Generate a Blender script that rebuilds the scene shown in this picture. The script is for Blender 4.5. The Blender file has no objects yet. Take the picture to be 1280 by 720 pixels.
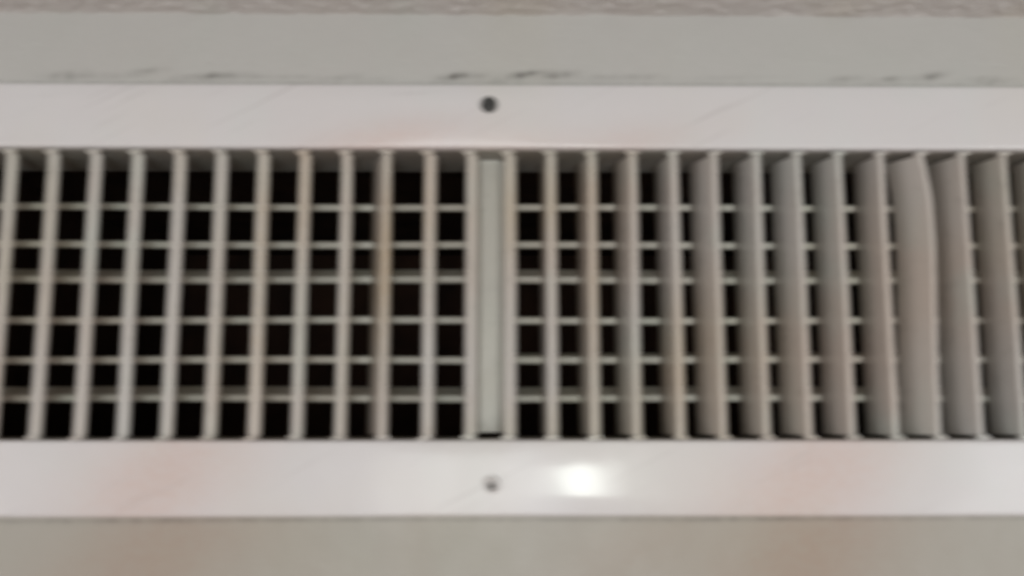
import bpy, bmesh, math, random
from mathutils import Vector, noise
random.seed(7)
MM = 0.001
S = bpy.context.scene
C = S.collection

# ------------------------------------------------------------------ camera
cam_d = bpy.data.cameras.new('camera'); cam = bpy.data.objects.new('camera', cam_d); C.objects.link(cam)
cam.location = (0, -0.440, 0)
cam_d.sensor_width = 36; cam_d.lens = 36 * 1100 / 1280
cam.rotation_mode = 'XYZ'
cam.rotation_euler = (math.radians(90 + 7.379), 0, math.radians(-0.621))
cam_d.clip_start = 0.01; cam_d.clip_end = 50
cam_d.dof.use_dof = True                 # the phone missed its focus: everything is a little soft
cam_d.dof.focus_distance = 0.80
cam_d.dof.aperture_fstop = 3.9
cam_d.dof.aperture_ratio = 0.5
cam_d.dof.aperture_blades = 4
cam_d.dof.aperture_rotation = math.radians(33)
S.camera = cam

# ------------------------------------------------------------------ world, lamps, exposure
W = bpy.data.worlds.new('World'); S.world = W; W.use_nodes = True
bg = W.node_tree.nodes['Background']
bg.inputs[0].default_value = (1.0, 0.72, 0.62, 1); bg.inputs[1].default_value = 0.27

def area(name, loc, target, sx, sy, power, col, shape='RECTANGLE', spread=180):
    l = bpy.data.lights.new(name, 'AREA'); l.shape = shape; l.size = sx; l.size_y = sy
    l.energy = power; l.color = col; l.spread = math.radians(spread)
    o = bpy.data.objects.new(name, l); C.objects.link(o); o.location = loc
    o.rotation_euler = (Vector(target) - Vector(loc)).to_track_quat('-Z', 'Y').to_euler()
    return o
NEUT = (0.92, 0.99, 1.0)
area('window_light_middle', (-0.08, -1.5, -0.28), (0, 0, 0), 0.40, 1.0, 4.9, NEUT)
area('window_light_right', (1.50, -1.5, -0.30), (0, 0, 0.03), 0.9, 0.9, 9.5, NEUT)
area('window_light_left', (-1.65, -1.5, -0.30), (0, 0, 0.03), 0.9, 0.9, 7.0, (0.95, 0.98, 1.0))
area('bulb_light', (0.185, -1.5, -0.180), (0.04, 0, -0.04), 0.09, 0.22, 1.9, (0.93, 1.0, 0.93), 'ELLIPSE')

S.view_settings.view_transform = 'Standard'; S.view_settings.look = 'None'
S.view_settings.gamma = 1; S.view_settings.exposure = 0
S.render.engine = 'CYCLES'

# ------------------------------------------------------------------ materials
def new_mat(name):
    m = bpy.data.materials.new(name); m.use_nodes = True
    nt = m.node_tree; b = nt.nodes['Principled BSDF']
    return m, nt, b
def N(nt, t, **kw):
    n = nt.nodes.new(t)
    for k, v in kw.items():
        if k.startswith('i_'): n.inputs[k[2:].replace('_', ' ')].default_value = v
        else: setattr(n, k, v)
    return n
def rgb(nt, fac, a, b_):
    m = N(nt, 'ShaderNodeMix', data_type='RGBA')
    nt.links.new(fac, m.inputs[0])
    for sock, v in ((m.inputs[6], a), (m.inputs[7], b_)):
        if hasattr(v, 'links'): nt.links.new(v, sock)
        else: sock.default_value = (*v, 1)
    return m.outputs[2]
def ramp(nt, src, lo, hi, a=0.0, b_=1.0):
    r = N(nt, 'ShaderNodeMapRange'); nt.links.new(src, r.inputs[0])
    r.inputs[1].default_value = lo; r.inputs[2].default_value = hi
    r.inputs[3].default_value = a; r.inputs[4].default_value = b_
    return r.outputs[0]
def coords(nt, scale=(1, 1, 1), rot=(0, 0, 0)):
    g = N(nt, 'ShaderNodeNewGeometry'); mp = N(nt, 'ShaderNodeMapping')
    mp.inputs['Scale'].default_value = scale; mp.inputs['Rotation'].default_value = rot
    nt.links.new(g.outputs['Position'], mp.inputs[0]); return mp.outputs[0]
def noise_tex(nt, vec, scale, detail=3, rough=.5):
    n = N(nt, 'ShaderNodeTexNoise'); n.inputs['Scale'].default_value = scale
    n.inputs['Detail'].default_value = detail; n.inputs['Roughness'].default_value = rough
    nt.links.new(vec, n.inputs['Vector']); return n.outputs[0]

def math_n(nt, op, a, b_=None):
    n = N(nt, 'ShaderNodeMath', operation=op)
    for s, v in ((n.inputs[0], a), (n.inputs[1], b_)):
        if v is None: continue
        if hasattr(v, 'links'): nt.links.new(v, s)
        else: s.default_value = v
    return n.outputs[0]

def soft_marks(nt, spots, lo=.35):
    """soft elliptical marks: dirt, stains, painted-in reflections and contact shade, (x, z, rx, rz, strength) in mm, broken up by noise"""
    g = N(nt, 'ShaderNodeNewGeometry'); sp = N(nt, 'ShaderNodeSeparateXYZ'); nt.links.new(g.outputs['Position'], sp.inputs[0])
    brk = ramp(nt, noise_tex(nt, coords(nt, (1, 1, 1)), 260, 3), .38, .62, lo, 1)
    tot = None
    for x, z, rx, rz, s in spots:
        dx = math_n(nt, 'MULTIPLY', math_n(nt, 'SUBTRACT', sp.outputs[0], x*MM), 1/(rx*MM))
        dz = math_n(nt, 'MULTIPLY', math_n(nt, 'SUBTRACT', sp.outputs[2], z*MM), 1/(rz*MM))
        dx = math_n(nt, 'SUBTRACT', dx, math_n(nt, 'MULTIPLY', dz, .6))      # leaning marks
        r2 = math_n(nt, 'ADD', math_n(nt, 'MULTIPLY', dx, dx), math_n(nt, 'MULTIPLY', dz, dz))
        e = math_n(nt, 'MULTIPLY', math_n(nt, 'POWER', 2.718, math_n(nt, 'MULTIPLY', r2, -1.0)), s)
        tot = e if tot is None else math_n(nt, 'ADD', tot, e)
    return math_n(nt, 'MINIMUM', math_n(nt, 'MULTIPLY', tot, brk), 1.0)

def paint(name, base, warm, rough, mott=.35, bump=.02, bscale=900, dirt=.0, spots=None, coat=0.0, lines=False, stains_reflections=None, stain_refl_tint=(.92, .66, .56)):
    m, nt, b = new_mat(name)
    v = coords(nt)
    col = rgb(nt, ramp(nt, noise_tex(nt, v, 9, 2), .35, .65, 0, mott), base, warm)
    cool = tuple(c * k for c, k in zip(base, (.95, 1.02, .98)))
    col = rgb(nt, ramp(nt, noise_tex(nt, coords(nt, (1.3, 1, 1)), 21, 2), .5, .7, 0, mott), col, cool)
    olive = tuple(c * k for c, k in zip(base, (.98, .95, .84)))
    col = rgb(nt, ramp(nt, noise_tex(nt, coords(nt, (1, 1, .6), (.3, 1, 2)), 14, 2), .52, .68, 0, mott), col, olive)
    if stains_reflections: col = rgb(nt, soft_marks(nt, stains_reflections, .75), col, tuple(c*k for c, k in zip(base, stain_refl_tint)))  # stains on the blades; painted room reflections on frame and lower wall
    if dirt:
        col = rgb(nt, ramp(nt, noise_tex(nt, v, 140, 5, .7), .56, .78, 0, dirt), col, (.16, .14, .12))
    if lines:
        lv = coords(nt, (1, 1, 1), (0, math.radians(27), 0))
        mp = N(nt, 'ShaderNodeMapping'); mp.inputs['Scale'].default_value = (14, 60, 260); nt.links.new(lv, mp.inputs[0])
        n2 = noise_tex(nt, mp.outputs[0], 1, 2)
        col = rgb(nt, ramp(nt, n2, .63, .74, 0, .16), col, (.25, .2, .19))
    if spots:
        col = rgb(nt, soft_marks(nt, spots), col, (.10, .095, .085))
    nt.links.new(col, b.inputs['Base Color'])
    nt.links.new(ramp(nt, noise_tex(nt, v, 40, 3), .3, .7, rough-.05, rough+.07), b.inputs['Roughness'])
    b.inputs['Coat Weight'].default_value = coat; b.inputs['Coat Roughness'].default_value = .12
    h = math_n(nt, 'ADD', noise_tex(nt, v, bscale, 3), math_n(nt, 'MULTIPLY', noise_tex(nt, v, 60, 2), 3.0))
    bp = N(nt, 'ShaderNodeBump'); bp.inputs['Strength'].default_value = bump; bp.inputs['Distance'].default_value = .001
    nt.links.new(h, bp.inputs['Height']); nt.links.new(bp.outputs[0], b.inputs['Normal'])
    return m

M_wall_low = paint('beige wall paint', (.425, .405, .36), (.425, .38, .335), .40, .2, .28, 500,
               stains_reflections=[(-172, -75, 45, 40, .55), (150, -75, 42, 42, .65), (65, -72, 30, 20, .25)],  # reddish room reflections painted into the wall colour
               spots=[(0, -57.2, 420, 1.1, .42), (-170, -57.6, 60, 2.0, .2), (120, -57.4, 60, 1.6, .2)])  # long thin spot: contact shadow under the flange, painted in
M_wall = paint('grey wall paint', (.525, .52, .50), (.525, .49, .465), .40, .16, .28, 500,
               spots=[(0, 165.3, 420, .9, .28), (-26, 169, 6, 2.0, .7), (8, 169.4, 5, 2.2, .6), (15, 171, 6, 1.6, .6), (29, 170, 8, 2.2, .8), (60, 168.8, 10, 1.6, .28),  # long first spot paints the contact shadow above the flange; others are dirt
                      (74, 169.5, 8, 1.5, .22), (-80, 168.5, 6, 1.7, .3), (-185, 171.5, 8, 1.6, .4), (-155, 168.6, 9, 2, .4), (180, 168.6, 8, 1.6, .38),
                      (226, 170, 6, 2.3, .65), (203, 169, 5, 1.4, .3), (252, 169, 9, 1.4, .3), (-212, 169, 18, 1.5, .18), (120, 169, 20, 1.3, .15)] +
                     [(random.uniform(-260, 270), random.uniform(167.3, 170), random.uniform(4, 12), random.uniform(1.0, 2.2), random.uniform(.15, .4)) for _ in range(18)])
M_ceil = paint('ceiling texture paint', (.68, .665, .65), (.60, .57, .53), .8, .4, .5, 420)
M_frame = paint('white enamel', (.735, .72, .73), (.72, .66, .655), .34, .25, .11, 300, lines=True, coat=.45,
                stains_reflections=[(-168, -38, 38, 34, .58), (152, -38, 42, 34, .58), (-62, 132, 38, 14, .48), (2, 129, 30, 10, .30), (64, 131, 32, 12, .32), (-255, 133, 20, 12, .0)],  # pinkish room reflections painted into the enamel colour
                spots=[(-48, 158.5, 9, .9, .16), (-235, 157, 10, 1.5, .05)])
M_blade = paint('blade enamel', (.62, .605, .58), (.63, .52, .44), .32, .62, .05, 500, dirt=.30, coat=.35, stain_refl_tint=(.92, .74, .52),
                stains_reflections=[(-58, 70, 18, 60, .8), (-112, 95, 24, 50, .55), (-125, 20, 20, 40, .35), (20, 100, 30, 30, .5), (48, 50, 12, 60, .5), (88, 20, 18, 40, .5), (120, 0, 24, 60, .35)])
M_mull = paint('mullion enamel', (.78, .76, .69), (.62, .62, .60), .42, .5, .05, 400, dirt=.25)
M_rear = paint('rear blade enamel', (.56, .55, .49), (.55, .46, .38), .42, .5, .05, 500, dirt=.35)
M_throat = paint('throat metal', (.34, .325, .30), (.33, .27, .22), .5, .5, .1, 400, dirt=.5)
m, nt, b = new_mat('duct lining'); M_duct = m
v = coords(nt)
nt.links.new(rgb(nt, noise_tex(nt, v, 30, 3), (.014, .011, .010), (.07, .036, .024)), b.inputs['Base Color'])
b.inputs['Roughness'].default_value = .95; b.inputs['Specular IOR Level'].default_value = .1
m, nt, b = new_mat('grimy screw steel'); M_screw = m
nt.links.new(rgb(nt, ramp(nt, noise_tex(nt, coords(nt), 900, 3), .4, .65), (.03, .03, .03), (.17, .17, .165)), b.inputs['Base Color'])
b.inputs['Specular IOR Level'].default_value = .12; b.inputs['Roughness'].default_value = .7
m, nt, b = new_mat('dark recess'); M_recess = m  # dark colour for the screw slot and ring
nt.links.new(rgb(nt, noise_tex(nt, coords(nt), 800, 2), (.03, .03, .028), (.09, .085, .08)), b.inputs['Base Color'])
b.inputs['Roughness'].default_value = .9

# ------------------------------------------------------------------ helpers
def link(name, bm, mat, parent=None, smooth=None):
    bmesh.ops.recalc_face_normals(bm, faces=bm.faces)
    me = bpy.data.meshes.new(name); bm.to_mesh(me); bm.free()
    me.materials.append(mat)
    if smooth is not None:
        for p in me.polygons: p.use_smooth = True
        me.set_sharp_from_angle(angle=math.radians(smooth))
    o = bpy.data.objects.new(name, me); C.objects.link(o); o.parent = parent
    return o
def mm(*p): return Vector(p) * MM
def sweep(bm, prof, path, closed=True):
    """prof: list of 2-D points, path: list of functions (u,v)->Vector; skins rings and caps the ends"""
    rings = [[bm.verts.new(f(u, v_)) for u, v_ in prof] for f in path]
    n = len(prof)
    for a, b_ in zip(rings, rings[1:]):
        for i in range(n if closed else n-1):
            j = (i+1) % n
            bm.faces.new((a[i], a[j], b_[j], b_[i]))
    if closed:
        bm.faces.new(rings[0][::-1]); bm.faces.new(rings[-1])
    return rings
def box(bm, x0, x1, y0, y1, z0, z1, bev=0):
    r = bmesh.ops.create_cube(bm, size=1)
    for v_ in r['verts']:
        v_.co = mm(x0 if v_.co.x < 0 else x1, y0 if v_.co.y < 0 else y1, z0 if v_.co.z < 0 else z1)
    if bev:
        es = list({e for v_ in r['verts'] for e in v_.link_edges})
        bmesh.ops.bevel(bm, geom=es, offset=bev*MM, segments=2, affect='EDGES')

# opening of the grille in the wall (mm): camera stands level with z = 0
X0, X1, Z0, Z1 = -311.0, 311.0, -18.8, 129.7
FO = 36.0                                # flange width (side flanges)
ZO0, ZO1 = -55.6, 163.9
WY = 3.0                                 # wall plane behind the flange face

# ------------------------------------------------------------------ setting
bm = bmesh.new()
xs = [-1600, X0-6, X1+6, 1600]; zs = [-1500, Z0-6, Z1+6, 215]
vv = [[bm.verts.new(mm(x, WY, z)) for z in zs] for x in xs]
for i in range(3):
    for j in range(3):
        if i == 1 and j == 1: continue
        bm.faces.new((vv[i][j], vv[i+1][j], vv[i+1][j+1], vv[i][j+1]))
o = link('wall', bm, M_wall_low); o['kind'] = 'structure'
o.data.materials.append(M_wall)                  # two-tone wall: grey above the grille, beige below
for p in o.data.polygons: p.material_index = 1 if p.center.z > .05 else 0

# ceiling: stippled plaster, real relief where it shows, plain beyond
CZ = 203.4
bm = bmesh.new()
nx, ny = 620, 90
def relief(x, y):
    p = Vector((x*.11, y*.11, 0))
    a = noise.fractal(p*1.0, .7, 2.1, 4)
    b_ = 1.3*abs(noise.noise(p*1.7 + Vector((5, 9, 2))))
    return a*1.1 - b_*1.3 + .9*noise.noise(Vector((x*.03, y*.03, 4)))
grid = []
for i in range(nx+1):
    x = -330 + 660*i/nx
    row = []
    for j in range(ny+1):
        y = 3.5 - 95*j/ny
        edge = min(1, (3.5-y)/4) * .8 + .2
        row.append(bm.verts.new(mm(x, y, CZ + relief(x, y)*edge*.9 - .6*math.exp(-(3.5-y)/1.5))))
    grid.append(row)
for i in range(nx):
    for j in range(ny):
        bm.faces.new((grid[i][j], grid[i+1][j], grid[i+1][j+1], grid[i][j+1]))
for (x0, x1, y0, y1) in ((-1600, -330, -1700, 4), (330, 1600, -1700, 4), (-330, 330, -1700, -91.5)):
    q = [bm.verts.new(mm(*p)) for p in ((x0, y0, CZ), (x1, y0, CZ), (x1, y1, CZ), (x0, y1, CZ))]
    bm.faces.new(q)
o = link('ceiling', bm, M_ceil, smooth=60); o['kind'] = 'structure'

# dark duct behind the grille
bm = bmesh.new(); box(bm, X0-8, X1+8, 48, 420, Z0-14, Z1+14)
bm.faces.ensure_lookup_table()
for f in list(bm.faces):
    if f.calc_center_median().y < .05: bm.faces.remove(f)
# collar that closes the duct against the throat
q0 = [(X0-8, Z0-14), (X1+8, Z0-14), (X1+8, Z1+14), (X0-8, Z1+14)]
q1 = [(X0-.5, Z0-.5), (X1+.5, Z0-.5), (X1+.5, Z1+.5), (X0-.5, Z1+.5)]
a = [bm.verts.new(mm(x, 48, z)) for x, z in q0]; b2 = [bm.verts.new(mm(x, 48, z)) for x, z in q1]
for i in range(4): bm.faces.new((a[i], a[(i+1) % 4], b2[(i+1) % 4], b2[i]))
duct = link('duct', bm, M_duct); duct['kind'] = 'structure'

# ------------------------------------------------------------------ the grille
root = bpy.data.objects.new('ventilation_grille', None); C.objects.link(root); root.location = (0, 0, 0)
root['label'] = 'long off-white metal double-deflection air grille screwed to the wall just below the ceiling'
root['category'] = 'air grille'

# four mitred flanges: section from outer edge to the opening edge.  (t 0..1 across, y)
def flange_section(w):
    s = [(0, WY-.1), (0, 1.5), (.35, .75), (.9, .3), (1.8, .08)]
    s += [(w*.3, -.10), (w*.6, -.12), (w-2.2, .0), (w-1.0, .18), (w-.35, .6), (w, 1.3), (w, 4.5), (w-.9, 4.5), (w-.9, 1.9), (w-2, 1.1), (2, 1.2), (1.0, WY-.1)]
    return s
HW = {'top': ZO1-Z1, 'bottom': Z0-ZO0, 'side': FO}
def flange(kind):
    bm = bmesh.new()
    w = HW[kind]
    prof = flange_section(w)
    nseg = 40
    path = []
    for k in range(nseg+1):
        t = k/nseg
        def f(u, v_, t=t):
            a = u/w                                  # 0 outer, 1 inner : mitre
            wob = .12*math.sin(t*9+1)+.1*math.sin(t*23)  # sheet is not dead flat
            if kind in ('top', 'bottom'):
                xo, xi = X0-FO, X0
                x = (xo+(xi-xo)*a)*(1-t) + (-xo-(xi-xo)*a)*t
                z = (ZO1-u) if kind == 'top' else (ZO0+u)
                return mm(x, v_+(wob if .05 < a < .95 else 0), z + (.10*math.sin(t*11+2) if a < .1 else .07*math.sin(t*15)))
            z_o0, z_i0, z_o1, z_i1 = ZO0, Z0, ZO1, Z1
            z = (z_o0+(z_i0-z_o0)*a)*(1-t) + (z_o1+(z_i1-z_o1)*a)*t
            return f_side(u, v_, z)
        path.append(f)
    return bm, prof, path
for kind in ('top', 'bottom'):
    bm, prof, path = flange(kind)
    sweep(bm, prof, path)
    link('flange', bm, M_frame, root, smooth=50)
for sgn in (-1, 1):
    f_side = lambda u, v_, z, s=sgn: mm(s*(X1+FO-u), v_, z)
    bm, prof, path = flange('side')
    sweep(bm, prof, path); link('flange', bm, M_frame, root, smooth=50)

# throat: folded sheet sleeve behind the flanges
def sleeve(y0, y1, t):
    bm = bmesh.new()
    inn = [(X0+.2, Z0+.2), (X1-.2, Z0+.2), (X1-.2, Z1-.2), (X0+.2, Z1-.2)]
    out = [(X0-t, Z0-t), (X1+t, Z0-t), (X1+t, Z1+t), (X0-t, Z1+t)]
    L = [[bm.verts.new(mm(x, y, z)) for x, z in q] for q, y in ((inn, y0), (inn, y1), (out, y1), (out, y0))]
    for k in range(4):
        A, B = L[k], L[(k+1) % 4]
        for i in range(4): bm.faces.new((A[i], A[(i+1) % 4], B[(i+1) % 4], B[i]))
    return bm
link('throat', sleeve(4.6, 47.6, .8), M_throat, root)

# front blades ---------------------------------------------------------------
PROF = [(-2.75, 2.8), (-3.0, 1.7), (-2.85, .8), (-2.4, .2), (-1.85, 0), (-1.35, .15), (-1.0, .9), (.6, 1.7), (1.9, 2.5), (2.8, 3.5), (2.95, 4.4),
        (1.9, 7.5), (.85, 21.9), (.35, 22.5), (-.25, 22.5), (-.75, 21.9), (-1.7, 7.5)]
def blade_mesh(tilt, top_dx, bend=None, twist=0.0, seed=0):
    bm = bmesh.new(); H = Z1 - Z0 - 5.2; n = 22
    path = []
    for k in range(n+1):
        t = k/n; z = Z0 + 2.3 + H*t
        ang = tilt + twist*(t-.5)
        if bend: dx, da = bend(t)
        else: dx, da = 0, 0
        ang += da
        dx += top_dx*t + .10*math.sin(t*5+seed*1.7)
        def f(u, v_, z=z, ang=ang, dx=dx):
            return mm(u*math.cos(ang) - v_*math.sin(ang) + dx, 1.2 + v_*math.cos(ang) + u*math.sin(ang)*.5, z)
        path.append(f)
    sweep(bm, PROF, path)
    return bm
# rear of every blade swings to the left by this many degrees, keyed by its place
TILT = {-15.4: 5, -36.9: 6, -58.1: 28, -79.5: 17, -101.1: 15, -122.5: 13, -144: 14.5, -165.4: 16.5, -187: 18.5, -208.3: 20.5, -229.8: 23, -251.2: 25, -272.7: 27, -294: 28,
        4.3: 4, 25.8: 12, 47.1: 16, 68.5: 21, 90: 18, 111.4: 26, 132.9: 21, 154.5: 25, 175.9: 23, 197.6: 19, 219.2: 33, 240.6: 26, 262: 20, 283.4: 17, 304: 14}
tabs = None
BOW = [(0, 0), (.2, .6), (.4, 1.7), (.69, 3.2), (.84, 2.9), (.93, 1.5), (1.0, -.4)]
def bow(t):
    for (a, va), (b_, vb) in zip(BOW, BOW[1:]):
        if t <= b_ + 1e-6:
            q = (t-a)/(b_-a); q = q*q*(3-2*q)*.5 + q*.5
            return va+(vb-va)*q, .03
    return 0, 0
for i, (x, deg) in enumerate(sorted(TILT.items())):
    bend = None
    if abs(x-219.2) < .1:                     # the bent one: kinked near its top
        bend = bow
    bm = blade_mesh(math.radians(deg + random.uniform(-.6, .6)), random.uniform(-.25, .1), bend, math.radians(random.uniform(-1.5, 1.5)), i)
    o = link('vertical_blade', bm, M_blade, root, smooth=40); o.location = mm(x, 0, 0)
    if bend: o['label'] = 'vertical blade bowed sideways in its upper half'
    if abs(x+58.1) < .1: o['label'] = 'vertical blade turned further aside than its neighbours'
    topx = bend(1)[0] if bend else 0
    for zz, dx in ((Z1, topx), (Z0, 0)):
        if tabs is None:
            bm = bmesh.new(); box(bm, -4.6, 2.2, .6, 3.6, -.75, .75, .35)
            t = link('pivot_tab', bm, M_blade, o, smooth=40); tabs = t
        else:
            t = tabs.copy(); C.objects.link(t); t.parent = o
        t.location = mm(dx-.6*(zz > 0), random.uniform(-.2, .2), zz - (1.9 if zz > 0 else -1.4)); t.rotation_euler = (0, math.radians(random.uniform(-9, 3)), 0)

# mullion: hat-shaped upright behind the front blades
bm = bmesh.new()
hat = [(-10.5, 26.5), (-10.5, 25.3), (-5.9, 25.3), (-5.2, 24.8), (-5.0, 22.6), (-4.5, 22), (4.5, 22), (5.0, 22.6), (5.2, 24.8), (5.9, 25.3), (10.5, 25.3), (10.5, 26.5)]
sweep(bm, hat, [lambda u, v_, z=z: mm(u-7.1+.15*math.sin(z*.03), v_, z) for z in [Z0+3.2+(Z1-Z0-3.6)*k/12 for k in range(13)]])
link('mullion', bm, M_mull, root, smooth=40)

# rear horizontal blades, left and right of the mullion
HP = [(2.0, 1.6), (1.7, .5), (.7, 0), (-.7, 0), (-1.7, .5), (-2.0, 1.6), (-1.1, 6), (-.4, 17.6), (0, 18), (.4, 17.6), (1.1, 6)]
rows = [(98.9, 0), (79.4, 0), (61.0, 6.6), (40.8, 0), (20.8, 0), (1.3, 7.0)]
for side in (0, 1):
    for r, (zp, extra) in enumerate(rows):
        z = zp*464/440
        rise = z/464*18 + extra + (4.2 if (side and r == 4) else 0) + random.uniform(-.3, .3)
        ang = math.atan2(rise, 18)
        xa, xb = ((X0+.8, -17.8) if side == 0 else (3.6, X1-.8))
        bm = bmesh.new(); path = []
        for k in range(17):
            t = k/16; x = xa+(xb-xa)*t
            def f(u, v_, x=x):
                return mm(x, 27 + v_*math.cos(ang) - u*math.sin(ang), z + u*math.cos(ang) + v_*math.sin(ang) + .25*math.sin(x*.021+r))
            path.append(f)
        sweep(bm, HP, path)
        link('horizontal_blade', bm, M_rear, root, smooth=40)

# screws ----------------------------------------------------------------------
def screw_head(R, dome, depth, arm, rot):
    bm = bmesh.new(); nr, na = 14, 48
    rings = []
    for i in range(1, nr+1):
        r = R*i/nr; ring = []
        for j in range(na):
            th = 2*math.pi*j/na + rot; x, z = r*math.cos(th), r*math.sin(th)
            a = th-rot
            cx, cz = abs(r*math.cos(a)), abs(r*math.sin(a))
            inside = (cx < arm and cz < R*.62) or (cz < arm and cx < R*.62)
            h = dome*math.sqrt(max(0, 1-(r/R)**2*.96)) - (depth*(1-r/R*.5) if inside else 0)
            ring.append(bm.verts.new(mm(x, -h, z)))
        rings.append(ring)
    c = bm.verts.new(mm(0, -dome+depth, 0))
    for j in range(na): bm.faces.new((c, rings[0][j], rings[0][(j+1) % na]))
    for a, b_ in zip(rings, rings[1:]):
        for j in range(na): bm.faces.new((a[j], b_[j], b_[(j+1) % na], a[(j+1) % na]))
    base = [bm.verts.new(v_.co + mm(0, .6, 0)) for v_ in rings[-1]]
    for j in range(na): bm.faces.new((rings[-1][j], base[j], base[(j+1) % na], rings[-1][(j+1) % na]))
    return bm
def recess_ring(Ri, Ro):
    bm = bmesh.new(); na = 40
    pr = [(Ri, -.02), (Ri+.3, -.22), (Ro-.35, -.2), (Ro, .02)]
    rr = [[bm.verts.new(mm(r*math.cos(2*math.pi*j/na)*(1+.03*math.sin(3*j)), y, r*math.sin(2*math.pi*j/na))) for j in range(na)] for r, y in pr]
    for a, b_ in zip(rr, rr[1:]):
        for j in range(na): bm.faces.new((a[j], b_[j], b_[(j+1) % na], a[(j+1) % na]))
    return bm
s1 = link('screw', screw_head(4.0, 1.5, 1.1, 1.0, .5), M_screw, root, smooth=35); s1.location = mm(-7.2, -.15, 152.6)
s1['label'] = 'dark bare screw with cross slot in the upper flange'
link('countersink', recess_ring(3.8, 4.7), M_recess, s1, smooth=50)
s2 = link('screw', screw_head(4.5, 2.2, 1.6, 1.3, .75), M_frame, root, smooth=35); s2.location = mm(-5.4, -.25, -40.2); s2.rotation_euler = (math.radians(14), 0, math.radians(-16))
s2['label'] = 'painted-over screw in the lower flange'
bm = bmesh.new()
for a in (.75, .75+math.pi/2):
    r = bmesh.ops.create_cube(bm, size=1)
    for v_ in r['verts']:
        x, y, z = v_.co.x*3.6*MM, v_.co.y*.3*MM, v_.co.z*1.4*MM
        v_.co = Vector((x*math.cos(a)-z*math.sin(a), y - (.35 if a < 1 else .30)*MM, x*math.sin(a)+z*math.cos(a)))
g = link('dark_slot', bm, M_recess, s2); g.location = mm(.9, -1.0, -.6); g.scale = (1.25, 1, 1.25)  # dark cross laid over the slot, set off to the lower right
